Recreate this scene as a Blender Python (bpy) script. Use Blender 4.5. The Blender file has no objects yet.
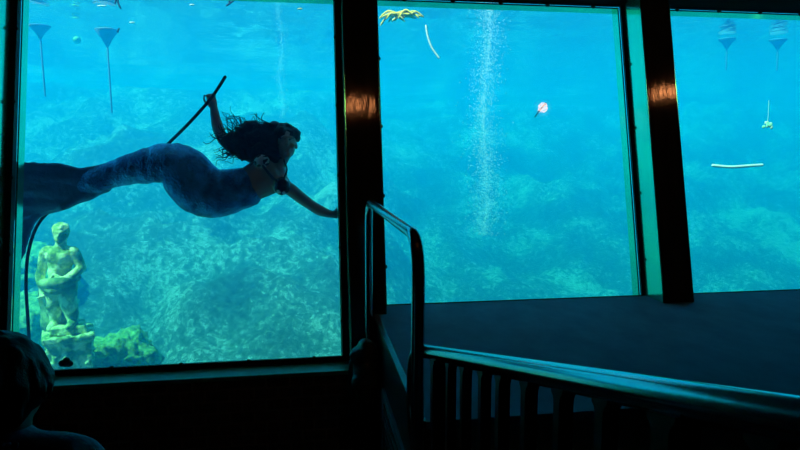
import bpy, bmesh, math, random
from mathutils import Vector, Matrix, noise
random.seed(7)
sc = bpy.context.scene

# ------------------------------------------------------------ camera, sky, sun, exposure
PITCH = math.atan(75 / 620)
cam_d = bpy.data.cameras.new('camera'); cam = bpy.data.objects.new('camera', cam_d)
sc.collection.objects.link(cam)
cam_d.sensor_width = 36; cam_d.lens = 620 / 800 * 36; cam_d.clip_start = .02
cam.location = (0, 0, 1); cam.rotation_euler = (math.pi / 2 - PITCH, 0, 0)
sc.camera = cam

world = bpy.data.worlds.new('sky'); sc.world = world; world.use_nodes = True
bg = world.node_tree.nodes['Background']
bg.inputs[0].default_value = (.30, .62, .85, 1); bg.inputs[1].default_value = .55

sun_d = bpy.data.lights.new('sun', 'SUN'); sun = bpy.data.objects.new('sun', sun_d)
sc.collection.objects.link(sun)
sun_d.energy = 13; sun_d.angle = .03; sun_d.color = (1, .97, .88)
sun.rotation_euler = Vector((.55, .36, -1)).to_track_quat('-Z', 'Y').to_euler()

sc.view_settings.view_transform = 'Standard'; sc.view_settings.look = 'None'
sc.view_settings.exposure = 0; sc.view_settings.gamma = 1
sc.view_settings.use_curve_mapping = False
sc.cycles.use_denoising = True
sc.cycles.max_bounces = 8; sc.cycles.volume_bounces = 2; sc.cycles.transparent_max_bounces = 16
sc.cycles.caustics_reflective = False; sc.cycles.caustics_refractive = False
sc.cycles.sample_clamp_indirect = 4

# ------------------------------------------------------------ frames of reference
# LEAN: along the row of windows (x), out through the glass (y), up the leaning glass (z)
# ROOM: along the row of windows (x), level towards the glass (y), straight up (z)
YAW = math.radians(8.6); LEAN_A = math.radians(13.1)
e = Vector((math.cos(YAW), math.sin(YAW), 0)); n0 = Vector((-math.sin(YAW), math.cos(YAW), 0)); zz = Vector((0, 0, 1))
l = n0 * math.sin(LEAN_A) + zz * math.cos(LEAN_A); N = n0 * math.cos(LEAN_A) - zz * math.sin(LEAN_A)
O = Vector((-.065, 3.93, 0))
def frame(a, b, c):
    return Matrix(((a.x, b.x, c.x, O.x), (a.y, b.y, c.y, O.y), (a.z, b.z, c.z, O.z), (0, 0, 0, 1)))
LEAN = frame(e, N, l); ROOM = frame(e, n0, zz); ID = Matrix.Identity(4)

# ------------------------------------------------------------ materials
def nd(nt, t, **kw):
    n = nt.nodes.new(t)
    for k, v in kw.items(): setattr(n, k, v)
    return n
def ramp(nt, fac, stops):
    r = nd(nt, 'ShaderNodeValToRGB'); el = r.color_ramp.elements
    el[0].position, el[0].color = stops[0][0], (*stops[0][1], 1)
    el[1].position, el[1].color = stops[-1][0], (*stops[-1][1], 1)
    for p, c in stops[1:-1]:
        q = el.new(p); q.color = (*c, 1)
    nt.links.new(fac, r.inputs[0]); return r.outputs[0]
def tex(nt, kind, scale, detail=4, rough=.6, stretch=None, **kw):
    tc = nd(nt, 'ShaderNodeTexCoord'); mp = nd(nt, 'ShaderNodeMapping')
    if stretch: mp.inputs['Scale'].default_value = stretch
    nt.links.new(tc.outputs['Object'], mp.inputs[0])
    t = nd(nt, kind, **kw); nt.links.new(mp.outputs[0], t.inputs['Vector'])
    t.inputs['Scale'].default_value = scale
    if 'Detail' in t.inputs: t.inputs['Detail'].default_value = 0 if 'Voronoi' in kind else detail
    if 'Roughness' in t.inputs: t.inputs['Roughness'].default_value = rough
    return t
def mat(name, col, rough=.6, metal=0, col2=None, nscale=8, bump=0, bscale=30, stretch=None, coat=0, spec=.5, stops=None):
    m = bpy.data.materials.new(name); m.use_nodes = True; nt = m.node_tree
    b = nt.nodes['Principled BSDF']
    b.inputs['Base Color'].default_value = (*col, 1); b.inputs['Roughness'].default_value = rough
    b.inputs['Metallic'].default_value = metal; b.inputs['Coat Weight'].default_value = coat
    b.inputs['Specular IOR Level'].default_value = spec
    if col2:
        t = tex(nt, 'ShaderNodeTexNoise', nscale, 6, .65, stretch)
        nt.links.new(ramp(nt, t.outputs[0], stops or [(.38, col), (.62, col2)]), b.inputs['Base Color'])
    if bump:
        t = tex(nt, 'ShaderNodeTexNoise', bscale, 5, .6, stretch)
        bp = nd(nt, 'ShaderNodeBump'); bp.inputs['Strength'].default_value = bump; bp.inputs['Distance'].default_value = .02
        nt.links.new(t.outputs[0], bp.inputs['Height']); nt.links.new(bp.outputs[0], b.inputs['Normal'])
    return m
def emis(name, col, s):
    m = mat(name, col); b = m.node_tree.nodes['Principled BSDF']
    b.inputs['Emission Color'].default_value = (*col, 1); b.inputs['Emission Strength'].default_value = s
    return m

M = {}
M['paint'] = mat('black green gloss paint', (.010, .022, .020), .3, col2=(.016, .034, .030), nscale=3, bump=.12, bscale=14, spec=.5)
M['pillar'] = mat('black gloss paint on concrete', (.012, .018, .018), .07, col2=(.02, .028, .026), nscale=5, bump=.10, bscale=9, stretch=(2.4, 1, .5))
M['jamb'] = mat('jamb green with window light', (.10, .95, .58), .16, .9, col2=(.14, 1.0, .64), nscale=4, bump=.05, bscale=9, stretch=(1, 1, .35))  # window light on the pillar sides is put into this bright green
M['stage_face'] = mat('pale teal stage facing', (.30, .52, .50), .6, bump=.05)
M['sill'] = mat('dark green gloss paint', (.05, .38, .24), .3, col2=(.10, .52, .34), nscale=6, bump=.1)
M['rubber'] = mat('black rubber', (.006, .007, .008), .6, bump=.1)
M['edge'] = mat('algae green glass edge', (.20, .62, .42), .4, col2=(.12, .5, .32), nscale=20)
M['black'] = mat('matt black', (.004, .005, .006), .9, bump=.1, spec=.08)
M['dark_wall'] = mat('dark wall', (.02, .022, .026), .8, bump=.1)
M['steel'] = mat('polished steel', (.50, .54, .55), .17, 1, bump=.02, bscale=60)
M['bar'] = mat('black enamel bars', (.005, .006, .007), .35, bump=.03)
M['lamp'] = emis('warm lamp', (1, .42, .18), 26); M['lamp_amber'] = emis('amber lamp', (1, .34, .11), 44)
M['skin'] = mat('skin', (.70, .48, .36), .5, bump=.05, bscale=50)
M['hair'] = mat('dark brown hair', (.018, .012, .010), .5, bump=.3, bscale=120)
M['shirt'] = mat('grey cotton', (.55, .60, .62), .9, bump=.3, bscale=60)
M['trousers'] = mat('dark trousers', (.03, .035, .05), .9, bump=.2)
M['beads'] = mat('beads', (.45, .42, .40), .3)
M['stone'] = mat('algae streaked stone with lit tones', (.16, .30, .10), .85, col2=(.95, .95, .62), nscale=10, bump=.9, bscale=24, stops=[(.36, (.07, .22, .06)), (.47, (.36, .50, .14)), (.58, (1.0, .94, .46))])  # algae tones, contrast widened to paint in highlights and shadows
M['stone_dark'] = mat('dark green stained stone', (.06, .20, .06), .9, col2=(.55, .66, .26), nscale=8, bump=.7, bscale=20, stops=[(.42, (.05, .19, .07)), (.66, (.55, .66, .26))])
M['moss'] = mat('mossy rock', (.07, .22, .07), .95, col2=(.42, .62, .20), nscale=18, bump=1, bscale=24)
M['hose'] = mat('black hose', (.012, .013, .016), .45, bump=.05)
M['weed'] = mat('yellow weed', (1, .72, .03), .8, col2=(.75, .60, .06), nscale=30)
M['pale'] = mat('pale stick', (.95, .93, .80), .7, bump=.1)
M['leaf'] = mat('green leaf', (.25, .85, .45), .6, col2=(.85, .95, .7), nscale=25)
M['darkbit'] = mat('dark leaf litter', (.02, .02, .018), .9, bump=.3)
M['grey'] = mat('grey paint', (.14, .17, .19), .7, bump=.1)
M['fluke'] = mat('pale blue fluke fabric', (.08, .34, .55), .5, col2=(.16, .46, .68), nscale=14, bump=.5, bscale=30)
M['hazed_grey'] = mat('grey with water haze colour', (.04, .24, .34), .8)  # water haze over the far funnels is put into their colour
M['greenball'] = mat('green float', (.15, .55, .20), .6, bump=.1)
M['fabric'] = mat('dark fabric', (.03, .035, .036), .7, bump=.6, bscale=30)
M['plastic'] = mat('glossy dark plastic', (.06, .13, .11), .2, bump=.3, bscale=20)
M['wood'] = mat('dark bench wood', (.05, .035, .025), .6, col2=(.07, .05, .035), stretch=(1, 8, 8), bump=.1)

def brick_mat():
    m = mat('dark brick', (.02, .018, .017), .8); nt = m.node_tree; b = nt.nodes['Principled BSDF']
    tc = nd(nt, 'ShaderNodeTexCoord'); sx = nd(nt, 'ShaderNodeSeparateXYZ'); cx = nd(nt, 'ShaderNodeCombineXYZ')
    nt.links.new(tc.outputs['Object'], sx.inputs[0]); nt.links.new(sx.outputs[0], cx.inputs[0]); nt.links.new(sx.outputs[2], cx.inputs[1])
    br = nd(nt, 'ShaderNodeTexBrick'); nt.links.new(cx.outputs[0], br.inputs['Vector'])
    br.inputs['Scale'].default_value = 3.5
    br.inputs['Color1'].default_value = (.09, .08, .08, 1); br.inputs['Color2'].default_value = (.05, .045, .048, 1)
    br.inputs['Mortar'].default_value = (.16, .16, .16, 1); br.inputs['Mortar Size'].default_value = .02
    nt.links.new(br.outputs[0], b.inputs['Base Color'])
    bp = nd(nt, 'ShaderNodeBump'); bp.inputs['Distance'].default_value = .01; bp.invert = True
    nt.links.new(br.outputs['Fac'], bp.inputs['Height']); nt.links.new(bp.outputs[0], b.inputs['Normal'])
    return m
M['brick'] = brick_mat()

def carpet_mat():
    m = mat('dark stage carpet', (.11, .12, .13), .9); nt = m.node_tree; b = nt.nodes['Principled BSDF']
    t = tex(nt, 'ShaderNodeTexNoise', 5, 8, .7, (1, .6, 1)); c = ramp(nt, t.outputs[0], [(.3, (.06, .25, .34)), (.7, (.10, .38, .50))])
    nt.links.new(c, b.inputs['Base Color'])
    t2 = tex(nt, 'ShaderNodeTexNoise', 160, 3); bp = nd(nt, 'ShaderNodeBump'); bp.inputs['Strength'].default_value = .5; bp.inputs['Distance'].default_value = .01
    nt.links.new(t2.outputs[0], bp.inputs['Height']); nt.links.new(bp.outputs[0], b.inputs['Normal'])
    return m
M['carpet'] = carpet_mat()

def glass_mat():
    m = bpy.data.materials.new('clear window glass'); m.use_nodes = True; nt = m.node_tree; nt.nodes.clear()
    o = nd(nt, 'ShaderNodeOutputMaterial'); mx = nd(nt, 'ShaderNodeMixShader'); fr = nd(nt, 'ShaderNodeFresnel'); fr.inputs[0].default_value = 1.45
    tr = nd(nt, 'ShaderNodeBsdfTransparent'); gl = nd(nt, 'ShaderNodeBsdfGlossy'); gl.inputs['Roughness'].default_value = 0.01
    tr.inputs[0].default_value = (.97, .99, .99, 1)
    ge = nd(nt, 'ShaderNodeNewGeometry'); fb = nd(nt, 'ShaderNodeMath', operation='SUBTRACT'); fb.inputs[0].default_value = 1
    nt.links.new(ge.outputs['Backfacing'], fb.inputs[1])
    ml = nd(nt, 'ShaderNodeMath', operation='MULTIPLY'); nt.links.new(fr.outputs[0], ml.inputs[0]); nt.links.new(fb.outputs[0], ml.inputs[1])
    for a, b in ((ml.outputs[0], mx.inputs[0]), (tr.outputs[0], mx.inputs[1]), (gl.outputs[0], mx.inputs[2]), (mx.outputs[0], o.inputs[0])): nt.links.new(a, b)
    return m
M['glass'] = glass_mat()

def surface_mat():
    m = bpy.data.materials.new('water surface'); m.use_nodes = True; nt = m.node_tree; nt.nodes.clear()
    o = nd(nt, 'ShaderNodeOutputMaterial'); mx = nd(nt, 'ShaderNodeMixShader'); lw = nd(nt, 'ShaderNodeLayerWeight'); lw.inputs[0].default_value = .5
    r = ramp(nt, lw.outputs['Facing'], [(.35, (.05,) * 3), (.62, (.92,) * 3)])
    tr = nd(nt, 'ShaderNodeBsdfTransparent'); gl = nd(nt, 'ShaderNodeBsdfGlossy'); gl.inputs['Roughness'].default_value = .04
    t = tex(nt, 'ShaderNodeTexNoise', 2.2, 4, .5, (1, .5, 1)); bp = nd(nt, 'ShaderNodeBump'); bp.inputs['Strength'].default_value = .6; bp.inputs['Distance'].default_value = .06
    nt.links.new(t.outputs[0], bp.inputs['Height']); nt.links.new(bp.outputs[0], gl.inputs['Normal'])
    for a, b in ((r, mx.inputs[0]), (tr.outputs[0], mx.inputs[1]), (gl.outputs[0], mx.inputs[2]), (mx.outputs[0], o.inputs[0])): nt.links.new(a, b)
    return m
M['surface'] = surface_mat()

def water_mat():
    m = bpy.data.materials.new('clear spring water'); m.use_nodes = True; nt = m.node_tree; nt.nodes.clear()
    o = nd(nt, 'ShaderNodeOutputMaterial'); ad = nd(nt, 'ShaderNodeAddShader')
    s = nd(nt, 'ShaderNodeVolumeScatter'); a = nd(nt, 'ShaderNodeVolumeAbsorption')
    D = .225
    s.inputs['Color'].default_value = (.001, .375, .93, 1); s.inputs['Density'].default_value = D; s.inputs['Anisotropy'].default_value = .2
    A = .50
    a.inputs['Color'].default_value = (0.1, .875, .96, 1); a.inputs['Density'].default_value = A
    nt.links.new(s.outputs[0], ad.inputs[0]); nt.links.new(a.outputs[0], ad.inputs[1]); nt.links.new(ad.outputs[0], o.inputs['Volume'])
    return m
M['water'] = water_mat()

def reef_mat():
    m = mat('limestone with algae', (.4, .4, .3), .95); nt = m.node_tree; b = nt.nodes['Principled BSDF']
    t1 = tex(nt, 'ShaderNodeTexNoise', .8, 5, .65); t2 = tex(nt, 'ShaderNodeTexNoise', 12, 9, .82); t2.inputs['Distortion'].default_value = .35
    v = tex(nt, 'ShaderNodeTexVoronoi', 4.5, feature='DISTANCE_TO_EDGE')
    ad = nd(nt, 'ShaderNodeMath', operation='MULTIPLY_ADD'); ad.inputs[1].default_value = .75
    nt.links.new(t1.outputs[0], ad.inputs[0]); nt.links.new(t2.outputs[0], ad.inputs[2])
    c = ramp(nt, ad.outputs[0], [(.66, (.04, .12, .115)), (.82, (.12, .27, .25)), (.91, (.26, .44, .40)), (.97, (.85, .93, .84)), (1.06, (.97, .98, .92))])
    sb = nd(nt, 'ShaderNodeMath', operation='LESS_THAN'); sb.inputs[1].default_value = .025
    nt.links.new(v.outputs['Distance'], sb.inputs[0])
    nt.links.new(c, b.inputs['Base Color'])
    bp = nd(nt, 'ShaderNodeBump'); bp.inputs['Strength'].default_value = 1; bp.inputs['Distance'].default_value = .12
    nt.links.new(t2.outputs[0], bp.inputs['Height']); nt.links.new(bp.outputs[0], b.inputs['Normal'])
    return m
M['reef'] = reef_mat()

def scale_mat():
    m = mat('blue sequin scales', (.02, .06, .16), .34, .65); nt = m.node_tree; b = nt.nodes['Principled BSDF']
    v = tex(nt, 'ShaderNodeTexVoronoi', 70); n = tex(nt, 'ShaderNodeTexNoise', 7, 4)
    c = ramp(nt, n.outputs[0], [(.40, (.03, .14, .34)), (.62, (.12, .52, .95))]); nt.links.new(c, b.inputs['Base Color'])
    bp = nd(nt, 'ShaderNodeBump'); bp.inputs['Strength'].default_value = .7; bp.inputs['Distance'].default_value = .01
    nt.links.new(v.outputs['Distance'], bp.inputs['Height']); nt.links.new(bp.outputs[0], b.inputs['Normal'])
    return m
M['scales'] = scale_mat()
def sequin_mat(lo, hi):
    m = mat('silver sequins', (.8, .85, .85), .3, .2); nt = m.node_tree; b = nt.nodes['Principled BSDF']
    v = tex(nt, 'ShaderNodeTexVoronoi', 40); 
    bp = nd(nt, 'ShaderNodeBump'); bp.inputs['Strength'].default_value = 1; bp.inputs['Distance'].default_value = .05
    c = ramp(nt, v.outputs['Color'], [(lo, (.02, .03, .05)), (hi, (.98, .98, .92))]); nt.links.new(c, b.inputs['Base Color'])
    return m
M['sequin'] = sequin_mat(.40, .42); M['sequin_shaded'] = sequin_mat(.62, .64)  # bright and dark copies; sparkle and shading are painted into the cells
M['bubble'] = mat('bubbles', (.88, .95, .95), .2)

# ------------------------------------------------------------ mesh helpers
def obj(name, bm, material, parent=None, mw=None, smooth=False):
    me = bpy.data.meshes.new(name); bm.normal_update(); bm.to_mesh(me); bm.free()
    if smooth:
        for p in me.polygons: p.use_smooth = True
    me.materials.append(material)
    o = bpy.data.objects.new(name, me); sc.collection.objects.link(o)
    if parent: o.parent = parent
    if mw is not None: o.matrix_world = mw
    return o
def empty(name, mw=None, parent=None):
    o = bpy.data.objects.new(name, None); sc.collection.objects.link(o); o.empty_display_size = .1
    if parent: o.parent = parent
    if mw is not None: o.matrix_world = mw
    return o
def tag(o, label=None, cat=None, group=None, kind=None):
    if label: o['label'] = label
    if cat: o['category'] = cat
    if group: o['group'] = group
    if kind: o['kind'] = kind
    return o
def struct(o, label, cat): return tag(o, label, cat, kind='structure')
def box(bm, x0, x1, y0, y1, z0, z1, bev=0):
    r = bmesh.ops.create_cube(bm, size=1, matrix=Matrix.Translation(((x0 + x1) / 2, (y0 + y1) / 2, (z0 + z1) / 2)) @ Matrix.Diagonal((x1 - x0, y1 - y0, z1 - z0, 1)))
    if bev:
        es = list({ed for v in r['verts'] for ed in v.link_edges})
        bmesh.ops.bevel(bm, geom=es, offset=bev, segments=2, affect='EDGES', profile=.5)
    return bm
def B(*a, bev=0): return box(bmesh.new(), *a, bev=bev)
def ball(bm, c, r, sub=3, rot=None):
    r = Vector(r) if not isinstance(r, (int, float)) else Vector((r, r, r))
    m = Matrix.Translation(c) @ (rot.to_4x4() if rot else ID) @ Matrix.Diagonal((*r, 1))
    bmesh.ops.create_icosphere(bm, subdivisions=sub, radius=1, matrix=m); return bm
def spline(pts, k=6):
    pts = [Vector(p) for p in pts]; out = []
    for i in range(len(pts) - 1):
        p0 = pts[max(i - 1, 0)]; p1 = pts[i]; p2 = pts[i + 1]; p3 = pts[min(i + 2, len(pts) - 1)]
        for j in range(k):
            t = j / k
            out.append(.5 * ((2 * p1) + (p2 - p0) * t + (2 * p0 - 5 * p1 + 4 * p2 - p3) * t * t + (3 * p1 - p0 - 3 * p2 + p3) * t ** 3))
    out.append(pts[-1]); return out
def tube(bm, pts, rad, k=12, up=None, round_caps=True):
    """closed tube through pts; rad per point: r or (r_side, r_up)"""
    pts = [Vector(p) for p in pts]; n = len(pts)
    if isinstance(rad, (int, float)): rad = [rad] * n
    rad = [(r, r) if isinstance(r, (int, float)) else r for r in rad]
    tang = [(pts[min(i + 1, n - 1)] - pts[max(i - 1, 0)]).normalized() for i in range(n)]
    ref = Vector(up) if up else (Vector((0, 0, 1)) if abs(tang[0].z) < .9 else Vector((0, 1, 0)))
    rings = []; stations = []
    if round_caps:
        for a in (75, 45, 20):
            a = math.radians(a); stations.append((pts[0] - tang[0] * min(rad[0]) * math.sin(a), tang[0], (rad[0][0] * math.cos(a), rad[0][1] * math.cos(a))))
    stations += [(pts[i], tang[i], rad[i]) for i in range(n)]
    if round_caps:
        for a in (20, 45, 75):
            a = math.radians(a); stations.append((pts[-1] + tang[-1] * min(rad[-1]) * math.sin(a), tang[-1], (rad[-1][0] * math.cos(a), rad[-1][1] * math.cos(a))))
    prev = None
    for p, t, r in stations:
        if up or prev is None: u = ref - t * ref.dot(t)
        else: u = prev - t * prev.dot(t)
        if u.length < 1e-5: u = t.orthogonal()
        u.normalize(); prev = u; s = t.cross(u)
        rings.append([bm.verts.new(p + s * r[0] * math.cos(2 * math.pi * j / k) + u * r[1] * math.sin(2 * math.pi * j / k)) for j in range(k)])
    for a, b in zip(rings, rings[1:]):
        for j in range(k): bm.faces.new((a[j], a[(j + 1) % k], b[(j + 1) % k], b[j]))
    bm.faces.new(rings[0][::-1]); bm.faces.new(rings[-1]); return bm
def interp(vals, k):
    out = []
    for a, b in zip(vals, vals[1:]):
        for j in range(k):
            t = j / k; t = t * t * (3 - 2 * t) * .5 + t * .5
            if isinstance(a, tuple): out.append((a[0] + (b[0] - a[0]) * t, a[1] + (b[1] - a[1]) * t))
            else: out.append(a + (b - a) * t)
    out.append(vals[-1]); return out
def limb(bm, pts, rad, k=4, seg=14, up=None): return tube(bm, spline(pts, k), interp(rad, k), seg, up)
def lathe(bm, prof, seg=24, c=(0, 0, 0)):
    rings = [[bm.verts.new((c[0] + r * math.cos(2 * math.pi * j / seg), c[1] + r * math.sin(2 * math.pi * j / seg), c[2] + z)) for j in range(seg)] for r, z in prof]
    for a, b in zip(rings, rings[1:]):
        for j in range(seg): bm.faces.new((a[j], a[(j + 1) % seg], b[(j + 1) % seg], b[j]))
    bm.faces.new(rings[0][::-1]); bm.faces.new(rings[-1]); return bm
def fuse(o, voxel, smooth=4, fac=.5):
    """join overlapping shapes of o into one continuous skin"""
    m = o.modifiers.new('r', 'REMESH'); m.mode = 'VOXEL'; m.voxel_size = voxel; m.use_smooth_shade = True
    if smooth:
        s = o.modifiers.new('s', 'SMOOTH'); s.iterations = smooth; s.factor = fac
    dg = bpy.context.evaluated_depsgraph_get()
    me = bpy.data.meshes.new_from_object(o.evaluated_get(dg))
    o.modifiers.clear(); old = o.data; o.data = me; me.name = o.name
    if not me.materials: me.materials.append(old.materials[0])
    for p in me.polygons: p.use_smooth = True
    bpy.data.meshes.remove(old); return o
def roughen(o, amp, scale):
    for v in o.data.vertices:
        v.co += v.normal * amp * (noise.fractal(v.co * scale, 1, 2, 4))
    return o
def hull_fill(bm, poly0, poly1):
    a = [bm.verts.new(p) for p in poly0]; b = [bm.verts.new(p) for p in poly1]; n = len(a)
    bm.faces.new(a[::-1]); bm.faces.new(b)
    for i in range(n): bm.faces.new((a[i], a[(i + 1) % n], b[(i + 1) % n], b[i]))
    return bm

# ------------------------------------------------------------ the setting: room
S0, S1, BACK, FL, CE = -3.4, 4.06, -6.6, -.95, 3.1
struct(obj('floor', B(S0 - .15, S1 + .15, BACK, -.23, FL - .15, FL), M['dark_wall'], mw=ROOM), 'dark floor of the viewing room', 'floor')
struct(obj('ceiling', B(S0 - .15, S1 + .15, BACK - .15, .70, CE, CE + .15), M['black'], mw=ROOM), 'black ceiling of the viewing room', 'ceiling')
def side_wall(name, s0, s1, lab):
    prof = [(BACK, FL), (BACK, CE), (.70, CE), (-.22, FL)]
    bm = hull_fill(bmesh.new(), [(s0, n, z) for n, z in prof], [(s1, n, z) for n, z in prof]); bmesh.ops.recalc_face_normals(bm, faces=bm.faces[:])
    struct(obj(name, bm, M['dark_wall'], mw=ROOM), lab, 'wall')
side_wall('wall_left', S0 - .15, S0, 'dark left wall of the viewing room'); side_wall('wall_right', S1, S1 + .15, 'dark right wall of the viewing room')
struct(obj('wall_back', B(S0 - .15, S1 + .15, BACK - .15, BACK, FL, CE), M['dark_wall'], mw=ROOM), 'dark back wall behind the seats', 'wall')
HT = 2.105
def run(name, prof, s0, s1, m, lab, cat):
    bm = hull_fill(bmesh.new(), [(s0, n, z) for n, z in prof], [(s1, n, z) for n, z in prof]); bmesh.ops.recalc_face_normals(bm, faces=bm.faces[:])
    return struct(obj(name, bm, M[m], mw=ROOM), lab, cat)
run('wall_front', [(-.21, -1.0), (-.21, -.345), (-.04, -.345), (-.19, -1.0)], S0 - .1, -.05, 'brick', 'dark brick wall below the left window', 'wall')
struct(obj('trim_1', B(S0 - .1, S1 + .1, -.21, .045, HT, 3.3), M['black'], mw=LEAN), 'black beam along the top of the windows', 'beam')
run('trim_2', [(-.222, -.368), (-.226, -.34), (-.06, -.328), (-.06, -.368)], -2.318, -.275, 'sill', 'green sill ledge under the left window', 'sill')
struct(obj('wall_side_panel', B(S0 - .1, -2.56, -.19, .045, -.4, HT), M['dark_wall'], mw=LEAN), 'dark wall panel left of the left window', 'wall')
for i, (s, s1, h0, lab) in enumerate(((-2.56, -2.318, -.4, 'black pillar with green jamb at left edge of the left window'),
                                (-.275, -.048, -1.0, 'tall black pillar between the left and middle windows'),
                                (1.785, 2.008, -.05, 'black pillar with jamb coloured as lit green between middle and right windows'),
                                (3.815, 4.05, -.05, 'black pillar at the far end of the right window'))):
    pl = struct(obj('pillar', B(s + .006, s1 - .006, -.21, .045, h0, HT + .01, bev=.004), M['pillar'], mw=LEAN), lab, 'pillar')
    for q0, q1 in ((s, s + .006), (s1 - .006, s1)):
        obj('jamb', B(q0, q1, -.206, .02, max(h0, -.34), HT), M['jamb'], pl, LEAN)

WINS = [(-2.318, -.275, -.337, .034, .040, 'tall left window onto the swimming performer'), (-.048, 1.785, 0, .03, .022, 'middle window above the stage'), (2.008, 3.815, 0, .02, .03, 'right window above the stage')]
for i, (a, b, h0, g, gr, lab) in enumerate(WINS):
    w = empty('window_%d' % (i + 1), LEAN)
    struct(w, lab, 'window')
    bm = bmesh.new(); d0 = .008 if i else -.02
    box(bm, a, a + g, d0, .03, h0, HT); box(bm, b - gr, b, d0, .03, h0, HT)
    if i == 0: box(bm, a + g, b - gr, -.02, .03, h0, h0 + .03)
    else: box(bm, a + g, b - gr, -.002, .03, h0 - .01, h0 + .006)
    obj('gasket', bm, M['rubber'], w, LEAN)
    bm = bmesh.new()
    box(bm, a + g - .006, a + g + .004, .05, .13, h0, HT - .001); box(bm, b - gr - .004, b - gr + .006, .05, .13, h0, HT - .001)
    box(bm, a + g, b - gr, .05, .13, HT - .012, HT - .001)
    obj('glass_edge', bm, M['jamb'], w, LEAN)  # same green with window light in its colour
    obj('pane', B(a + .01, b - .01, .031, .036, h0 - .005, HT - .002), M['glass'], w, LEAN)
    for j in range(5):
        hh = h0 + .25 + j * .47
        for s in (a + g, b - gr):
            bm = bmesh.new(); ball(bm, (s, d0, hh), (.010, .008, .014), 2); obj('clip', bm, M['rubber'], w, LEAN, True)
    for j in range(5):
        s = a + .22 + j * (b - a - .44) / 4
        if i == 0:
            bm = bmesh.new(); ball(bm, (s, -.02, h0 + .03), (.014, .014, .010), 2); obj('clip', bm, M['rubber'], w, LEAN, True)
        else:
            bm = bmesh.new(); ball(bm, (s, .038, HT - .008), (.018, .008, .012), 2); obj('clip', bm, M['rubber'], w, LEAN, True)

# stage
st = empty('stage', ROOM); struct(st, 'raised carpeted stage in front of the middle and right windows', 'stage')
bm = hull_fill(bmesh.new(), [(-.12, -1.74, -.03), (S1, -1.74, -.03), (S1, -.0, -.03), (-.12, -.0, -.03)], [(-.12, -1.74, 0), (S1, -1.74, 0), (S1, .0, 0), (-.12, .0, 0)])
obj('deck', bm, M['carpet'], st, ROOM)
obj('side_panel', B(-.115, -.06, -1.73, -.20, FL, -.031), M['paint'], st, ROOM)
obj('front_panel', B(-.10, S1, -1.72, -1.66, FL, -.031), M['stage_face'], st, ROOM)
obj('edge_strip', B(-.128, -.10, -1.745, -.22, -.028, .004, bev=.002), M['paint'], st, ROOM)
vp = obj('access_panel', B(-.122, -.115, -1.55, -.64, -.86, -.33), M['grey'], st, ROOM)
bm = bmesh.new()
for q in ((-1.58, -.61, -.35, -.31), (-1.58, -.61, -.88, -.84), (-.65, -.61, -.84, -.35), (-1.58, -1.54, -.84, -.35)): box(bm, -.13, -.114, *q)
obj('panel_frame', bm, M['grey'], vp, ROOM)
bm = bmesh.new()
for j in range(7): box(bm, -.127, -.12, -1.53, -.66, -.80 + j * .065, -.775 + j * .065)
obj('louvre', bm, M['bar'], vp, ROOM)

struct(obj('floor_tier', B(S0, -.45, -4.6, -1.7, FL, -.765), M['dark_wall'], mw=ROOM), 'dark raised tier carrying the audience bench', 'floor')
run('floor_ramp', [(-1.76, FL), (-1.76, -.585), (-5.4, .46), (-5.4, FL)], -.13, 1.2, 'dark_wall', 'dark ramp rising beside the near railing', 'ramp')

# ------------------------------------------------------------ the setting: spring
def water_prism():
    za, zb = -4.2, 2.6
    pa = [LEAN @ Vector((s, .05, h)) for s, h in ((-16, za / math.cos(LEAN_A)), (20, za / math.cos(LEAN_A)), (20, zb / math.cos(LEAN_A)), (-16, zb / math.cos(LEAN_A)))]
    pb = [Vector((p.x, p.y, p.z)) for p in pa]
    far = []
    for p in pb:
        q = ROOM.inverted() @ p; far.append(ROOM @ Vector((q.x, 34, q.z)))
    bm = hull_fill(bmesh.new(), pa, far); bmesh.ops.recalc_face_normals(bm, faces=bm.faces[:]); return bm
tag(obj('spring_water', water_prism(), M['water']), 'clear blue spring water filling the basin behind the windows', 'water', kind='stuff')

bm = bmesh.new()
NX, NY = 300, 150
def wave(x, y):
    a = .03 * noise.noise((x * .9, y * .9, 1)) + .012 * noise.noise((x * 3, y * 3, 4))
    for cx, cy in ((1.523, 3.279), (-0.856, 5.763)):
        d2 = (x - cx) ** 2 + (y - cy) ** 2
        a += .10 * math.exp(-d2 / .9) * noise.noise((x * 5, y * 5, 2))
    return a
g = [[bm.verts.new((-16 + 36 * i / NX, .69 + 34 * (j / NY) ** 1.6, 0)) for j in range(NY + 1)] for i in range(NX + 1)]
for r in g:
    for v in r: v.co.z = 2.64 + wave(v.co.x, v.co.y)
for i in range(NX):
    for j in range(NY): bm.faces.new((g[i][j], g[i + 1][j], g[i + 1][j + 1], g[i][j + 1]))
tag(obj('water_surface', bm, M['surface'], mw=ROOM, smooth=True), 'rippling water surface seen from below above the windows', 'water surface', kind='stuff')

def foot(s):
    t = min(max((s + .6) / 2.4, 0), 1); t = t * t * (3 - 2 * t)
    return 1.7 + 3.6 * t
def ground(s, n):
    b = n - foot(s)
    z = -1.75 + (.42 * b if b > 0 else .12 * b)
    p = Vector((s * .45, n * .45, 0))
    z += .55 * noise.fractal(p, 1, 2, 3) * min(1, max(.25, b * .3 + .4))
    z += .30 * (1 - abs(noise.noise((s * 1.1 + 9, n * 1.1, 3))) * 2) * min(1, max(.15, b * .3))
    z += .10 * noise.fractal((s * 3, n * 3, 7), 1, 2, 4)
    return min(z, 2.42 + .22 * noise.noise((s * .4, n * .4, 1)))
bm = bmesh.new(); NX, NY = 260, 220
g = [[bm.verts.new((-15 + 34 * i / NX, -.35 + 30 * (j / NY) ** 1.7, 0)) for j in range(NY + 1)] for i in range(NX + 1)]
for r in g:
    for v in r: v.co.z = ground(v.co.x, v.co.y)
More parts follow.
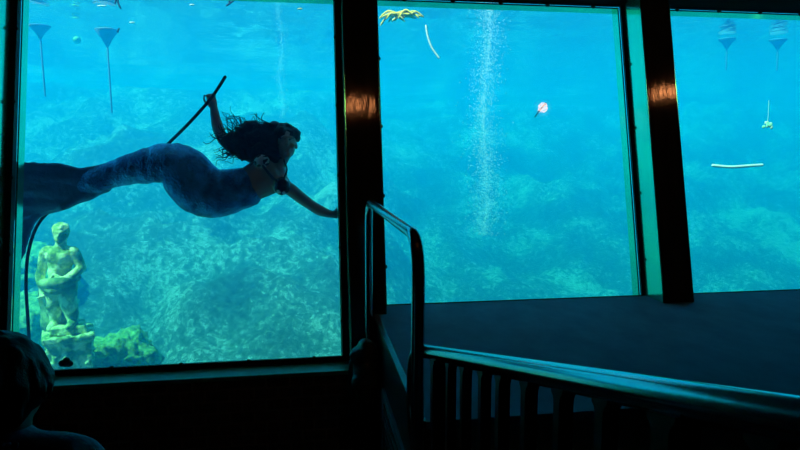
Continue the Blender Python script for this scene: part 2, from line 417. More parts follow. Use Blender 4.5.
for i in range(NX):
    for j in range(NY): bm.faces.new((g[i][j], g[i + 1][j], g[i + 1][j + 1], g[i][j + 1]))
struct(obj('ground', bm, M['reef'], mw=ROOM, smooth=True), 'pale limestone slope of the spring basin with dark algae', 'spring bed')

def boulder(c, r, lab, seed, m='moss'):
    bm = bmesh.new(); bmesh.ops.create_icosphere(bm, subdivisions=5, radius=1)
    for v in bm.verts:
        p = v.co.copy(); k = 1 + .35 * noise.fractal(p * 1.3 + Vector((seed, 0, 0)), 1, 2, 4) + .12 * noise.fractal(p * 5 + Vector((seed, 3, 0)), 1, 2, 3)
        v.co = Vector(c) + Vector((p.x * r[0], p.y * r[1], p.z * r[2])) * k
    tag(obj('boulder', bm, M[m], smooth=True), lab, 'rock', 'rocks on the spring bed')
boulder((-2.783, 5.900, -1.175), (.42, .36, .38), 'mossy green rock mound right of the statue pedestal', 3)
boulder((-3.900, 6.400, -0.810), (.36, .4, .28), 'pale green rock behind the statue legs at left', 8)
boulder((-4.556, 7.400, -0.544), (.6, .5, .4), 'hazy rock ledge behind the statue at window edge', 15)

# ------------------------------------------------------------ ceiling lamps (their glow mirrors in glass and pillars)
for i, (p, hit, lab) in enumerate((((2.207, 2.572, 2.469), (1.136, 1.34, 0), 'warm lamp with added hood, mirrored as a pink dot in the middle window'), ((.335, 1.462, 2.789), (-.209, 1.268, -.21), 'warm lamp with added hood, glowing on the pillar beside the swimmer'), ((3.262, 2.871, 2.421), (1.94, 1.383, -.21), 'warm lamp with added hood, glowing on the green sided pillar'))):
    t = empty('ceiling_lamp', Matrix.Translation(p)); tag(t, lab, 'lamp', 'warm lamps on the ceiling')
    L_ = CE - p[2]
    bm = bmesh.new(); lathe(bm, [(.06, L_ - .03), (.06, L_), (.0001, L_)], 20); obj('base', bm, M['bar'], t, t.matrix_world)
    bm = bmesh.new(); lathe(bm, [(.008, .05), (.008, L_ - .02)], 10); obj('stem', bm, M['bar'], t, t.matrix_world)
    aim = LEAN @ Vector((hit[0], hit[2], hit[1])) - Vector(p)
    bm = bmesh.new(); lathe(bm, [(.02, -.10), (.075, -.085), (.092, -.03), (.094, .13), (.090, .13), (.088, -.03), (.072, -.080), (.0001, -.082)], 28)  # unseen hood added to keep lamp light off the rest of the room
    bmesh.ops.transform(bm, matrix=aim.to_track_quat('Z', 'Y').to_matrix().to_4x4(), verts=bm.verts[:]); obj('added_hood', bm, M['bar'], t, t.matrix_world, True)
    bm = bmesh.new(); ball(bm, (0, 0, 0), .055 if i == 0 else .06, 3); obj('globe', bm, M['lamp' if i == 0 else 'lamp_amber'], t, t.matrix_world, True)

# ------------------------------------------------------------ grab rail beside the stage
def arc_path(pts, r, k=7):
    pts = [Vector(p) for p in pts]; out = [pts[0]]
    for a, b, c in zip(pts, pts[1:], pts[2:]):
        u = (a - b).normalized(); v = (c - b).normalized(); p, q = b + u * r, b + v * r
        for j in range(k + 1):
            t = j / k; out.append(p * (1 - t) ** 2 + b * 2 * t * (1 - t) + q * t * t)
    out.append(pts[-1]); return out
t = empty('grab_rail', ROOM); tag(t, 'tall steel loop grab rail at the corner of the stage', 'handrail')
sg = -.165
bm = bmesh.new(); tube(bm, arc_path([(sg, -.25, FL + .01), (sg, -.30, .70), (sg, -1.93, .72), (sg, -1.90, FL + .01)], .15, 9), .0225, 16)
obj('rail', bm, M['steel'], t, ROOM, True)
for n in (-.25, -1.90):
    bm = bmesh.new(); lathe(bm, [(.055, FL), (.055, FL + .012), (.03, FL + .02)], 20, (sg, n, 0)); obj('flange', bm, M['steel'], t, ROOM, True)

# dark bundle at the foot of the grab rail
t = empty('bundle', ROOM); tag(t, 'dark lumpy bundle with loose strap at foot of the grab rail', 'bundle')
bm = bmesh.new()
ball(bm, (-0.198, -0.43, -0.137), 0.055, 3)
ball(bm, (-0.233, -0.43, -0.183), 0.060, 3)
ball(bm, (-0.164, -0.43, -0.187), 0.060, 3)
ball(bm, (-0.199, -0.43, -0.257), 0.075, 3)
ball(bm, (-0.217, -0.43, -0.34), 0.070, 3)
ball(bm, (-0.176, -0.43, -0.355), 0.070, 3)
ball(bm, (-0.2, -0.43, -0.426), 0.060, 3)
bd = fuse(obj('cover', bm, M['plastic'], t, ROOM), .012, 3); roughen(bd, .018, 9)
bm = bmesh.new(); tube(bm, spline([(-0.236, -0.4, -0.157), (-0.278, -0.4, -0.227), (-0.287, -0.4, -0.323), (-0.291, -0.4, -0.396), (-0.303, -0.4, -0.457)], 6), [(.004, .014)] * 25, 8); obj('strap', bm, M['plastic'], t, ROOM, True)

# ------------------------------------------------------------ near railing
# runs along the steps, perpendicular to the windows and rising away from them
t = empty('railing', ROOM); tag(t, 'near steel railing with rounded end and flat black balusters', 'railing')
A_ = Vector((-.14, -1.866, .314)); Bp = Vector((-.076, -3.397, .747)); dr = (Bp - A_).normalized()
def rail_at(n): return A_ + dr * ((n - A_.y) / dr.y)
E_ = rail_at(-5.4); low = Vector((0, 0, -.50)); SL = dr.z / dr.y
bm = bmesh.new()
pth = arc_path([E_, rail_at(-1.74), Vector((rail_at(-1.75).x, -1.70, .03)), rail_at(-1.88) + low, rail_at(-5.4) + low], .10, 9)
tube(bm, pth, .0235, 18); obj('rail', bm, M['steel'], t, ROOM, True)
for n, wide in [(-2.088, True), (-2.232, False), (-2.375, False), (-2.524, False), (-2.644, False), (-2.788, False), (-2.933, False), (-3.073, False), (-3.232, True), (-3.379, False), (-3.526, False), (-3.673, False), (-3.82, False), (-3.967, False), (-4.114, False), (-4.261, False), (-4.408, True), (-4.555, False), (-4.702, False), (-4.849, False), (-4.996, False), (-5.143, False)]:
    p = rail_at(n); w = .019 if wide else .0125; bm = bmesh.new()
    top = [(-w - .012, -.018), (-w - .011, -.026), (-w - .004, -.032), (-w - .001, -.039), (-w, -.048)]
    prof = [(y, z + SL * y) for y, z in top] + [(-w, -.50), (w, -.50)] + [(-y, z - SL * y) for y, z in top[::-1]]
    hw = .021 if wide else .0128
    a = [(p.x - hw, p.y + y, p.z + z) for y, z in prof]; b = [(x + 2 * hw, y, z) for x, y, z in a]
    hull_fill(bm, a, b); bmesh.ops.recalc_face_normals(bm, faces=bm.faces[:])
    if wide: box(bm, p.x - hw, p.x + hw, p.y - w, p.y + w, p.z - .875, p.z - .49)
    obj('post' if wide else 'baluster', bm, M['bar'], t, ROOM)

# ------------------------------------------------------------ swimming performer in a mermaid tail (LEAN frame: along, out, up)
def hand(bm, wrist, direction, side, normal, k=.0088, curl=.5, spread=.25):
    """palm plus five bent fingers, thumb on +side; direction = where fingers point, normal = palm side"""
    w = Vector(wrist); d = Vector(direction).normalized(); s = Vector(side); s = (s - d * s.dot(d)).normalized(); nm = Vector(normal); nm = (nm - d * nm.dot(d) - s * nm.dot(s)).normalized()
    tube(bm, [w - d * .01, w + d * .035, w + d * .075], [(.024, .018), (.036, .016), (.037, .013)], 12, up=nm)
    for i, (off, ln) in enumerate(((.028, .066), (.010, .074), (-.009, .070), (-.027, .055))):
        p = w + d * .078 + s * off; dd = (d + s * off * spread * 20 * .3).normalized(); pts = [p - d * .02, p]; ang = 0
        for j, f in enumerate((.45, .32, .26)):
            ang += curl * (.7 + .35 * j); q = pts[-1] + (dd * math.cos(ang) + nm * math.sin(ang)) * ln * f; pts.append(q)
        tube(bm, pts, [k, k, k * .95, k * .88, k * .75], 8)
    p0 = w + d * .02 + s * .022; pts = [p0, p0 + d * .022 + s * .026 + nm * .008, p0 + d * .05 + s * .034 + nm * .022, p0 + d * .072 + s * .026 + nm * .034]
    tube(bm, pts, [k * 1.5, k * 1.25, k * 1.05, k * .8], 8)

mb = bmesh.new()
limb(mb, [(-1.122, 0.520, 0.840), (-1.008, 0.500, 0.865), (-0.922, 0.480, 0.890), (-0.837, 0.470, 0.931), (-0.765, 0.460, 0.965), (-0.730, 0.460, 0.987)],
     [(.10, .155), (.09, .145), (.085, .13), (.095, .14), (.10, .145), (.06, .10)], 4, 18, up=(0, 0, 1))
limb(mb, [(-0.867, 0.520, 1.073), (-0.766, 0.470, 0.974), (-0.674, 0.440, 0.866)], [.055, .075, .05])
limb(mb, [(-0.744, 0.470, 0.982), (-0.700, 0.450, 1.051), (-0.670, 0.440, 1.114)], [.06, .048, .05])
# head: skull, jaw, nose, brow, ears
hc = Vector((-0.662, 0.430, 1.178))
ball(mb, hc + Vector((0, .015, .02)), (.077, .095, .092)); ball(mb, hc + Vector((.006, -.02, -.045)), (.058, .07, .07))
ball(mb, hc + Vector((.012, -.062, -.098)), (.028, .026, .022)); ball(mb, hc + Vector((.012, -.098, -.018)), (.014, .02, .026)); ball(mb, hc + Vector((.012, -.108, -.032)), (.016, .014, .011))
ball(mb, hc + Vector((.012, -.082, .022)), (.048, .02, .012)); ball(mb, hc + Vector((.012, -.083, -.062)), (.024, .014, .006)); ball(mb, hc + Vector((.012, -.081, -.074)), (.020, .014, .007))
for sx in (-1, 1):
    ball(mb, hc + Vector((.004 + sx * .070, .015, -.02)), (.009, .016, .024))
    ball(mb, hc + Vector((.012 + sx * .034, -.068, -.035)), (.022, .018, .018))
# breasts under the top
ball(mb, Vector((-0.831, 0.400, 1.026)), (.058, .055, .058)); ball(mb, Vector((-0.699, 0.370, 0.854)), (.058, .055, .06))
# arm stretched towards the pillar
limb(mb, [(-0.681, 0.440, 0.866), (-0.631, 0.420, 0.833), (-0.562, 0.400, 0.772), (-0.492, 0.380, 0.717)], [.05, .046, .042, .037])
limb(mb, [(-0.492, 0.380, 0.717), (-0.437, 0.360, 0.678), (-0.375, 0.340, 0.650), (-0.341, 0.330, 0.641)], [.037, .039, .029, .024])
hand(mb, (-0.341, 0.330, 0.641), (1, -.05, .05), (0, -.3, 1), (0, -1, -.2), curl=.2)
# raised arm with the air hose
limb(mb, [(-0.867, 0.520, 1.073), (-0.961, 0.540, 1.130), (-1.052, 0.530, 1.172), (-1.114, 0.520, 1.222)], [.052, .048, .045, .040])
limb(mb, [(-1.114, 0.520, 1.222), (-1.146, 0.500, 1.305), (-1.163, 0.470, 1.393), (-1.167, 0.450, 1.446)], [.040, .042, .033, .026])
hand(mb, (-1.167, 0.450, 1.438), (-.28, 0, 1), (-1, -.3, 0), (.2, -1, .1), curl=1.35, k=.0082)
body = fuse(obj('person', mb, M['skin'], mw=LEAN), .0065, 3)
tag(body, 'swimmer in dark blue mermaid tail and silver bikini top, one arm raised behind her', 'person')

tb = bmesh.new()
limb(tb, [(-0.930, 0.490, 0.870), (-1.008, 0.500, 0.857), (-1.093, 0.510, 0.838), (-1.190, 0.510, 0.832), (-1.285, 0.500, 0.882), (-1.376, 0.470, 0.978), (-1.480, 0.450, 1.038), (-1.603, 0.460, 1.023), (-1.738, 0.470, 0.994), (-1.860, 0.480, 0.957), (-1.964, 0.480, 0.926), (-2.042, 0.480, 0.920)],
     [(.10, .150), (.115, .158), (.14, .172), (.15, .182), (.15, .195), (.14, .188), (.12, .148), (.11, .128), (.095, .106), (.08, .092), (.075, .092), (.06, .088)], 5, 20, up=(0, 0, 1))
tail = fuse(obj('mermaid_tail', tb, M['scales'], body, LEAN), .010, 4)
for v in tail.data.vertices:
    v.co += v.normal * (.006 * noise.noise((v.co.x * 26, v.co.y * 8, v.co.z * 6)) + .010 * noise.noise(v.co * 5))

fb = bmesh.new()
limb(fb, [(-1.912, 0.480, 0.947), (-2.039, 0.470, 0.911), (-2.186, 0.450, 0.895), (-2.308, 0.440, 0.867), (-2.429, 0.430, 0.852), (-2.622, 0.420, 0.832)],
     [(.05, .085), (.045, .10), (.035, .150), (.028, .178), (.022, .195), (.012, .23)], 5, 20, up=(0, -.35, 1))
limb(fb, [(-1.917, 0.500, 0.887), (-2.054, 0.520, 0.836), (-2.203, 0.540, 0.777), (-2.335, 0.550, 0.738), (-2.411, 0.550, 0.691), (-2.442, 0.540, 0.579), (-2.464, 0.540, 0.456), (-2.480, 0.540, 0.347)],
     [(.05, .05), (.05, .055), (.045, .05), (.04, .05), (.04, .055), (.03, .05), (.025, .04), (.01, .015)], 5, 14)
limb(fb, [(-2.009, 0.500, 0.860), (-2.108, 0.490, 0.789), (-2.180, 0.480, 0.727)], [(.05, .05), (.035, .04), (.012, .02)], 4, 12)
fl = fuse(obj('tail_fluke', fb, M['fluke'], tail, LEAN), .010, 4)
for v in fl.data.vertices:
    v.co += v.normal * (.010 * noise.noise((v.co.x * 5, v.co.y * 8, v.co.z * 22)) + .008 * noise.noise(v.co * 7))
tag(fl, 'pale blue tail fluke')

for i, (c, r, m) in enumerate((((-0.830, 0.385, 1.030), (.056, .045, .052), 'sequin'), ((-0.692, 0.355, 0.851), (.056, .045, .066), 'sequin_shaded'))):
    bm = bmesh.new(); ball(bm, Vector(c), r, 4); tag(obj('bikini_cup', bm, M[m], body, LEAN, True), 'silver sequin cup, sparkle in its colour' if m == 'sequin' else 'sequin cup with shading in its colour')
bm = bmesh.new()
tube(bm, spline([(-0.820, 0.335, 0.991), (-0.765, 0.335, 0.919), (-0.724, 0.315, 0.880)], 6), .009, 8); tube(bm, spline([(-0.683, 0.330, 0.890), (-0.656, 0.360, 0.966), (-0.677, 0.400, 1.047)], 6), .006, 8)
tube(bm, spline([(-0.834, 0.350, 1.051), (-0.759, 0.370, 1.077), (-0.697, 0.390, 1.059)], 6), .006, 8)
obj('bikini_strap', bm, M['bar'], body, LEAN, True)

# hair: cap on the skull and loose curls drifting back
hb = bmesh.new()
ball(hb, hc + Vector((-.012, .025, .045)), (.098, .10, .098)); ball(hb, hc + Vector((-.10, .04, .02)), (.13, .09, .14)); ball(hb, hc + Vector((-.23, .05, .05)), (.15, .08, .12)); ball(hb, hc + Vector((-.36, .05, .02)), (.09, .06, .08)); ball(hb, hc + Vector((-.15, .02, -.08)), (.13, .08, .09)); ball(hb, hc + Vector((-.27, .03, -.06)), (.10, .06, .07))
ball(hb, hc + Vector((.012, .02, .045)), (.086, .10, .080))
hair = fuse(obj('hair', hb, M['hair'], body, LEAN), .012, 2); roughen(hair, .03, 14)
hb = bmesh.new()
for i in range(170):
    a = random.uniform(-1.0, 1.0); st0 = hc + Vector((random.uniform(-.40, .0), random.uniform(-.05, .10), random.uniform(-.10, .13)))
    ln = random.uniform(.08, .20); ang = math.radians(180 + random.gauss(-28, 38)); up = Vector((math.cos(ang), random.uniform(-.3, .3), math.sin(ang)))
    if st0.x > hc.x - .10: up = Vector((-.75, random.uniform(-.4, .4), random.uniform(-.6, .7)))
    up.normalize(); sd_ = up.cross(Vector((0, 1, 0))).normalized(); ph = random.uniform(0, 6.28); cr = random.uniform(.010, .028); fq = random.uniform(5, 11)
    pts = []
    for j in range(13):
        t = j / 12; pts.append(st0 + up * ln * t + sd_ * cr * math.sin(ph + fq * t) * (.3 + t) + Vector((0, 1, 0)) * cr * math.cos(ph + fq * t) * (.3 + t))
    r0 = random.uniform(.003, .0065)
    tube(hb, pts, [r0 * (1 - .6 * j / 12) for j in range(13)], 5, round_caps=False)
obj('loose_curls', hb, M['hair'], hair, LEAN, True)

bm = bmesh.new()
tube(bm, spline([(-1.085, 0.420, 1.658), (-1.176, 0.420, 1.510), (-1.320, 0.460, 1.352), (-1.485, 0.600, 1.241), (-1.701, 0.720, 1.081), (-1.978, 0.720, 0.919), (-2.201, 0.680, 0.819), (-2.326, 0.660, 0.739), (-2.415, 0.660, 0.619), (-2.471, 0.680, 0.431), (-2.494, 0.720, 0.222), (-2.508, 0.800, -0.026), (-2.529, 0.900, -0.260), (-2.536, 1.000, -0.508)], 8), .0115, 10)
tag(obj('air_hose', bm, M['hose'], mw=LEAN, smooth=True), 'long thin black air hose gripped by the swimmer', 'hose')

# ------------------------------------------------------------ statue of a man on a pedestal
t = empty('statue'); tag(t, 'green stained stone statue of a draped man on an ornate pedestal', 'statue')
U = .00868
def q(x, y, dY=0): return Vector((SX + (x - 62) * U, 5.35 + dY, SZ - (y - 280) * U))
SX, _y, SZ = (-2.970, 5.350, -0.134)
sb = bmesh.new()
ball(sb, q(64, 232.5), (.062, .07, .078)); ball(sb, q(64.5, 236.5, -.02), (.048, .055, .052)); ball(sb, q(66, 234.5, -.075), (.011, .018, .02))
ball(sb, q(65, 238.5, -.065), (.022, .016, .006)); ball(sb, q(65, 230.5, -.058), (.04, .018, .01)); ball(sb, q(65, 240.8, -.052), (.02, .02, .014))
limb(sb, [q(63, 249), q(63.6, 243), q(64, 238)], [.06, .046, .045])
limb(sb, [q(61, 284), q(61, 274), q(61, 266), q(62, 258), q(62, 251), q(62.5, 247.5)], [(.115, .085), (.10, .075), (.098, .078), (.12, .092), (.125, .08), (.06, .05)], 4, 18, up=(0, 1, 0))
ball(sb, q(57, 255, -.065), (.055, .03, .045)); ball(sb, q(67, 255.5, -.065), (.052, .03, .045)); ball(sb, q(61, 266, -.06), (.05, .028, .06)); ball(sb, q(58, 271, -.055), (.055, .04, .05))
limb(sb, [q(52, 250.5), q(48, 252), q(44.5, 261), q(42.5, 269)], [.05, .055, .045, .040]); limb(sb, [q(42.5, 269), q(41.5, 276, -.02), q(43.5, 284, -.05)], [.040, .042, .028])
limb(sb, [q(72, 250.5), q(75.5, 252), q(79, 260, .01), q(82, 267.5, .01)], [.05, .053, .045, .040]); limb(sb, [q(82, 267.5, .01), q(77.5, 273.5, -.07), q(71, 277, -.11)], [.040, .040, .028])
hand(sb, q(43.5, 284, -.05), (.25, -.2, -1), (.9, -.4, 0), (.3, -.2, .3), curl=.7); hand(sb, q(71, 277, -.11), (-1, -.2, -.2), (0, 0, 1), (0, 1, -.2), curl=.5)
limb(sb, [q(55, 286), q(53, 302, -.03), q(52.5, 314), q(52, 324)], [.085, .072, .06, .045]); limb(sb, [q(67, 286), q(69.5, 302, -.04), q(70, 313, -.01), q(70.5, 322)], [.085, .072, .06, .045])
limb(sb, [q(52, 325), q(54, 326, -.09), q(55, 327, -.14)], [.04, .035, .025]); limb(sb, [q(70.5, 323), q(73, 324.5, -.09), q(74, 325, -.14)], [.04, .035, .025])
sbody = fuse(obj('figure', sb, M['stone'], t), .009, 3)
cb = bmesh.new()   # cloth gathered at the hips, falling behind both legs
limb(cb, [q(44, 283, -.05), q(52, 281, -.115), q(62, 280, -.13), q(72, 279, -.115), q(79, 277, -.03)], [.035, .045, .048, .045, .035])
limb(cb, [q(46, 282, -.07), q(54, 286, -.11), q(64, 287, -.12), q(75, 284, -.06)], [.03, .04, .045, .04])
limb(cb, [q(61, 281, .03), q(60, 295, .06), q(59, 312, .07), q(58, 326, .06)], [(.11, .05), (.105, .04), (.11, .04), (.13, .05)], 4, 18, up=(0, 1, 0))
for a in (-10.5, 10): limb(cb, [q(61 + a, 282, -.05), q(60 + a * 1.05, 300, -.045), q(60.5 + a * 1.1, 325, -.0)], [.035, .030, .034])
limb(cb, [q(45, 284, -.03), q(42, 297, 0), q(43, 312, .02), q(43, 327, .02)], [.03, .045, .05, .06])
limb(cb, [q(73, 282, -.08), q(75, 292, -.09), q(74.5, 300, -.06)], [.035, .045, .02])
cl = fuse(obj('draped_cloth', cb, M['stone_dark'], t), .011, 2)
hb = bmesh.new(); ball(hb, q(63.6, 230.2, .012), (.070, .074, .062))
for i in range(40):
    a = random.uniform(0, 6.28); b = random.uniform(.1, 1.25); p = q(63.6, 230.2, .012) + Vector((.068 * math.cos(a) * math.sin(b), .072 * math.sin(a) * math.sin(b) + (.012 if math.sin(a) < 0 else 0), .062 * math.cos(b))); ball(hb, p, .019, 2)
fuse(obj('curled_hair', hb, M['stone'], t), .008, 1)
def slab(bm, c, hx, z0, z1, rot, top=1.0):
    r = Matrix.Rotation(rot, 3, 'Z'); n = 4; a = []; b = []
    for sx, sy in ((-1, -1), (1, -1), (1, 1), (-1, 1)):
        d = r @ Vector((sx * hx, sy * hx, 0)); a.append((c[0] + d.x, c[1] + d.y, z0)); b.append((c[0] + d.x * top, c[1] + d.y * top, z1))
    hull_fill(bm, a, b)
ry = math.radians(28); pc = q(65, 330, .0)
bm = bmesh.new(); slab(bm, pc, .145, q(0, 333).z, q(0, 325).z, ry, .92); o = fuse(obj('base_slab', bm, M['stone'], t), .010, 3); roughen(o, .012, 12)
bm = bmesh.new(); slab(bm, pc, .205, q(0, 339).z, q(0, 333).z, ry); slab(bm, pc, .19, q(0, 342).z, q(0, 338).z, ry, 1.05); slab(bm, pc, .175, q(0, 400).z, q(0, 341).z, ry)
for i in range(60):   # carved foliage round the pedestal
    a = random.randrange(4) * math.pi / 2 + ry; u = random.uniform(-.165, .165); zz_ = random.uniform(q(0, 366).z, q(0, 343).z); d = Matrix.Rotation(a, 3, 'Z') @ Vector((u, -.178, 0)); ball(bm, (pc.x + d.x, pc.y + d.y, zz_), random.uniform(.014, .030), 2)
o = fuse(obj('pedestal', bm, M['stone'], t), .011, 2); roughen(o, .012, 14)

# ------------------------------------------------------------ person in the audience, seen from behind
t0 = Vector((-.968, 1.46, -.028))
def v(x, y, z_): return t0 + Vector((x, y, z_))
bm = bmesh.new()
ball(bm, v(0, 0, .475), (.080, .098, .10)); ball(bm, v(.0, .03, .415), (.062, .075, .075)); ball(bm, v(0, .115, .44), (.014, .022, .024)); ball(bm, v(0, .10, .375), (.026, .024, .02))
ball(bm, v(0, .103, .40), (.024, .014, .008)); ball(bm, v(0, .095, .475), (.05, .02, .012))
for s in (-1, 1): ball(bm, v(s * .083, .005, .445), (.012, .024, .034), 3); ball(bm, v(s * .034, .082, .455), (.014, .012, .010))
limb(bm, [v(0, -.02, .26), v(0, -.01, .33), v(0, .005, .40)], [.068, .056, .056])
limb(bm, [v(0, .0, -.20), v(0, -.02, -.05), v(0, -.02, .12), v(0, -.02, .25), v(0, -.02, .30)], [(.16, .11), (.14, .10), (.165, .11), (.15, .085), (.06, .05)], 4, 18, up=(0, 1, 0))
for s in (-1, 1):
    limb(bm, [v(s * .09, -.02, .285), v(s * .165, -.01, .255), v(s * .195, .03, .10), v(s * .21, .07, -.01)], [.045, .058, .048, .040])
    limb(bm, [v(s * .21, .07, -.01), v(s * .19, .20, -.06), v(s * .14, .30, -.085)], [.040, .038, .026])
    hand(bm, v(s * .14, .30, -.085), (-s * .2, 1, -.1), (-s, 0, 0), (0, 0, -1), curl=.35)
    limb(bm, [v(s * .09, 0, -.18), v(s * .11, .22, -.17), v(s * .12, .42, -.18)], [.09, .08, .062]); limb(bm, [v(s * .12, .42, -.18), v(s * .12, .44, -.42), v(s * .12, .42, -.66)], [.062, .055, .038])
    limb(bm, [v(s * .12, .40, -.68), v(s * .13, .52, -.69)], [.036, .03])
pb = fuse(obj('person', bm, M['skin']), .009, 3)
tag(pb, 'seated spectator with short dark hair and grey shirt seen from behind', 'person')
bm = bmesh.new()
limb(bm, [v(0, .0, -.22), v(0, -.02, -.05), v(0, -.02, .12), v(0, -.02, .25), v(0, -.02, .305)], [(.175, .125), (.155, .115), (.18, .125), (.165, .100), (.085, .068)], 4, 20, up=(0, 1, 0))
for s in (-1, 1): limb(bm, [v(s * .075, -.02, .288), v(s * .165, -.01, .258), v(s * .195, .03, .12), v(s * .207, .06, .03)], [.060, .070, .064, .060])
o = fuse(obj('shirt', bm, M['shirt'], pb), .012, 4); roughen(o, .008, 11)
bm = bmesh.new()
for s in (-1, 1):
    limb(bm, [v(s * .085, -.02, -.19), v(s * .11, .22, -.17), v(s * .12, .42, -.18)], [.105, .092, .076]); limb(bm, [v(s * .12, .42, -.18), v(s * .12, .44, -.42), v(s * .12, .42, -.62)], [.076, .068, .060])
fuse(obj('trousers', bm, M['trousers'], pb), .012, 3)
bm = bmesh.new()
ball(bm, v(0, -.018, .485), (.098, .108, .108), 4); ball(bm, v(0, -.05, .43), (.088, .072, .075), 4); ball(bm, v(.070, -.01, .46), (.034, .07, .06)); ball(bm, v(-.070, -.01, .46), (.034, .07, .06))
for i in range(110):
    a = random.uniform(0, 6.28); b = random.uniform(.1, 1.9); d = Vector((math.cos(a) * math.sin(b), math.sin(a) * math.sin(b), math.cos(b)))
    if d.y > .55 and d.z < .35: continue
    p = v(0, -.02, .48) + Vector((d.x * .097, d.y * .106, d.z * .106)); tube(bm, [p, p + Vector((d.x * .02, d.y * .02 - .01, -.028)), p + Vector((d.x * .022, d.y * .02 - .012, -.06))], [.012, .010, .004], 6)
fuse(obj('hair', bm, M['hair'], pb), .007, 1)
bm = bmesh.new()
for i in range(34):
    a = i / 34 * 6.283; ball(bm, v(.074 * math.cos(a), -.012 + .072 * math.sin(a), .318 - .022 * math.sin(a)), .0075, 2)
obj('bead_necklace', bm, M['beads'], pb, None, True)
t = empty('bench'); tag(t, 'dark wooden bench under the seated spectator', 'bench')
obj('seat', B(-2.6, -.62, 1.22, 1.62, -.37, -.33, bev=.008), M['wood'], t)
for x in (-2.5, -1.6, -.72): obj('leg', B(x - .03, x + .03, 1.27, 1.57, -.765, -.37), M['wood'], t)

# ------------------------------------------------------------ bubbles
def bubbles(name, lab, base, h, r0, r1, cnt, rr):
    bm = bmesh.new(); b = Vector(base)
    for i in range(cnt):
        t = random.random(); r = r0 + (r1 - r0) * t; a = random.uniform(0, 6.28); k = abs(random.gauss(0, .5))
        p = b + Vector((r * k * math.cos(a) + .03 * math.sin(t * 9), r * k * math.sin(a), h * t)); ball(bm, p, random.uniform(*rr), 1)
    tag(obj(name, bm, M['bubble'], smooth=True), lab, 'bubbles', kind='stuff')
bubbles('bubble_column', 'wide stream of bubbles rising in the middle window', (1.012, 7.400, -0.016), 2.75, .25, .19, 4000, (.003, .0062))
bubbles('bubble_column', 'thin faint stream of bubbles above the swimmer', (-1.784, 9.500, 1.480), 1.2, .10, .12, 420, (.004, .007))

# ------------------------------------------------------------ things adrift or standing in the spring
def cone(lab, c, r, h, stem, m='grey'):
    t = empty('funnel_fixture'); tag(t, lab, 'fixture', 'funnel shaped fixtures in the spring'); c = Vector(c)
    bm = bmesh.new(); lathe(bm, [(.015, -h * .55), (r * .5, -h * .06), (r, h * .36), (r * .98, h * .42), (r * .45, h * .50), (.0001, h * .52)], 24, c); obj('funnel', bm, M[m], t, None, True)
    bm = bmesh.new(); tube(bm, [c + Vector((0, 0, -h * .5)), c + Vector((.01, 0, -h * .5 - stem))], .011, 8); obj('rod', bm, M[m], t, None, True)
cone('smaller funnel on a thin rod, nearest the left window edge', (-4.396, 7.800, 2.442), .125, .155, .7)
cone('larger funnel on a thin rod, right of the green float', (-3.582, 7.800, 2.371), .135, .215, .8)
cone('faint far funnel seen through the right window, left of two', (4.720, 9.200, 2.533), .12, .15, .3, 'hazed_grey')
cone('faint far funnel seen through the right window, right of two', (5.457, 9.200, 2.519), .12, .15, .3, 'hazed_grey')
bm = bmesh.new(); ball(bm, (-4.356, 8.600, 2.473), .05, 3); tag(obj('float', bm, M['greenball'], smooth=True), 'small round green float between the two funnels at left', 'float')

def twig(name, lab, cat, pts, r, m, group=None):
    bm = bmesh.new(); tube(bm, spline(pts, 6), r, 8); return tag(obj(name, bm, M[m], smooth=True), lab, cat, group)
twig('stick', 'straight pale stick floating level in the right window', 'stick', [(3.016, 6.000, 0.852), (3.181, 6.000, 0.837), (3.382, 6.050, 0.846), (3.546, 6.100, 0.854)], .014, 'pale')
twig('stem', 'curved yellow stem drifting below the yellow weed', 'stem', [(0.244, 6.000, 2.155), (0.263, 6.000, 2.055), (0.302, 6.000, 1.954), (0.368, 6.000, 1.862)], .009, 'pale')
twig('twig', 'thin dark twig drifting in the middle window', 'twig', [(1.158, 5.000, 1.370), (1.112, 5.000, 1.316), (1.074, 5.000, 1.261)], .004, 'darkbit')
bm = bmesh.new(); c0 = Vector((0.037, 6.000, 2.264))
for i in range(26):
    a = random.uniform(-.3, .3) + (0 if i % 2 else math.pi); ln = random.uniform(.05, .15); d = Vector((math.cos(a), random.uniform(-.3, .3), math.sin(a) * .6)); p = c0 + Vector((random.uniform(-.10, .07), 0, random.uniform(-.018, .018)))
    tube(bm, spline([p, p + d * ln * .5 + Vector((0, 0, random.uniform(-.03, .03))), p + d * ln + Vector((0, 0, -random.uniform(0, .07)))], 4), [.012] * 4 + [.009] * 4 + [.004], 6)
tag(obj('waterweed', bm, M['weed'], smooth=True), 'bright yellow clump of weed floating at top of the middle window', 'weed')
bm = bmesh.new(); c0 = Vector((3.510, 6.000, 1.228))
for i in range(9):
    p = c0 + Vector((random.uniform(-.04, .04), random.uniform(-.03, .03), random.uniform(-.03, .03))); ball(bm, p, (random.uniform(.012, .03), .008, random.uniform(.012, .025)), 2, Matrix.Rotation(random.uniform(0, 3), 3, 'Y'))
tube(bm, spline([c0, c0 + Vector((.004, 0, .10)), c0 + Vector((0, 0, .24))], 4), .002, 6)
tag(obj('leaf', bm, M['leaf'], smooth=True), 'small bright green leaf drifting in the right window', 'leaf')
def litter(lab, pts, r):
    bm = bmesh.new()
    for p in pts: tube(bm, spline(p, 4), [r * 1.4] + [r] * 7 + [r * .4], 6)
    tag(obj('leaf_litter', bm, M['darkbit'], smooth=True), lab, 'leaf litter', 'dark leaves floating at the surface')
litter('dark forked leaf dangling above the larger funnel', [[(-2.446, 5.600, 2.348), (-2.459, 5.600, 2.281), (-2.436, 5.600, 2.222)], [(-2.464, 5.600, 2.348), (-2.475, 5.600, 2.298), (-2.486, 5.600, 2.264)]], .008)
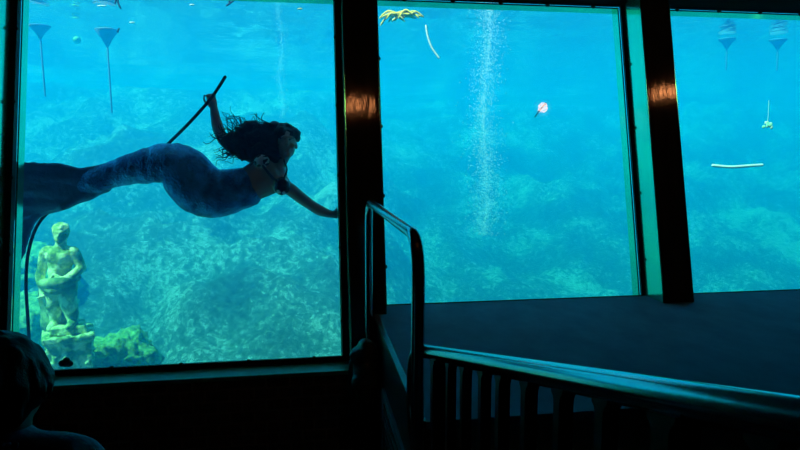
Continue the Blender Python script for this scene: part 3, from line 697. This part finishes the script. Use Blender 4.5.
litter('dark branched leaf floating above the raised hand', [[(-1.393, 5.600, 2.340), (-1.456, 5.600, 2.289), (-1.518, 5.600, 2.247)], [(-1.428, 5.600, 2.348), (-1.472, 5.600, 2.315), (-1.491, 5.600, 2.273)]], .008)
litter('dark leaf scrap right of the larger funnel', [[(-2.462, 5.600, 2.053), (-2.472, 5.600, 2.036), (-2.470, 5.600, 2.019)]], .006)
litter('dark leaf floating at top right of the middle window', [[(1.206, 5.200, 2.197), (1.247, 5.200, 2.174), (1.295, 5.200, 2.197)]], .009)
bm = bmesh.new()
for i in range(7): ball(bm, Vector((-2.011, 0.140, -0.282)) + Vector((random.uniform(-.03, .03), 0, random.uniform(-.008, .014))), random.uniform(.014, .024), 2)
tag(obj('debris', bm, M['darkbit'], mw=LEAN, smooth=True), 'small dark clump lying outside the glass below the statue', 'debris')
bm = bmesh.new(); ball(bm, (-2.693, 5.800, 2.292), (0.045, .015, .007), 2); tag(obj('leaf_fleck', bm, M['pale'], smooth=True), 'small white fleck above the green float', 'leaf', 'pale flecks floating in the left window')
bm = bmesh.new(); ball(bm, (-2.429, 5.800, 2.147), (0.025, .015, .007), 2); tag(obj('leaf_fleck', bm, M['pale'], smooth=True), 'small pale fleck right of the larger funnel', 'leaf', 'pale flecks floating in the left window')
bm = bmesh.new(); ball(bm, (-1.879, 5.800, 2.301), (0.025, .015, .007), 2); tag(obj('leaf_fleck', bm, M['pale'], smooth=True), 'small pale fleck at the top of the left window', 'leaf', 'pale flecks floating in the left window')
bm = bmesh.new(); ball(bm, (-0.904, 5.800, 2.266), (0.025, .015, .007), 2); tag(obj('leaf_fleck', bm, M['weed'], smooth=True), 'small yellow fleck near the top right of the left window', 'leaf', 'pale flecks floating in the left window')


# ------------------------------------------------------------ origins at each thing's base
bpy.context.view_layer.update()
for o in [o for o in sc.objects if o.parent is None and o.type in ('MESH', 'EMPTY') and o.get('kind') not in ('structure', 'stuff')]:
    fam = [o] + list(o.children_recursive); pts = [c.matrix_world @ v.co for c in fam if c.type == 'MESH' for v in c.data.vertices]
    if not pts: continue
    lo = [min(p[i] for p in pts) for i in range(3)]; hi = [max(p[i] for p in pts) for i in range(3)]
    base = Vector(((lo[0] + hi[0]) / 2, (lo[1] + hi[1]) / 2, lo[2]))
    keep = {c: c.matrix_world.copy() for c in fam}
    new = Matrix.Translation(base)
    if o.type == 'MESH': o.data.transform(new.inverted() @ keep[o])
    o.matrix_world = new
    bpy.context.view_layer.update()
    def fix(p, pm):
        for c in p.children:
            c.matrix_parent_inverse = ID; c.matrix_basis = pm.inverted() @ keep[c]; fix(c, keep[c])
    fix(o, new)
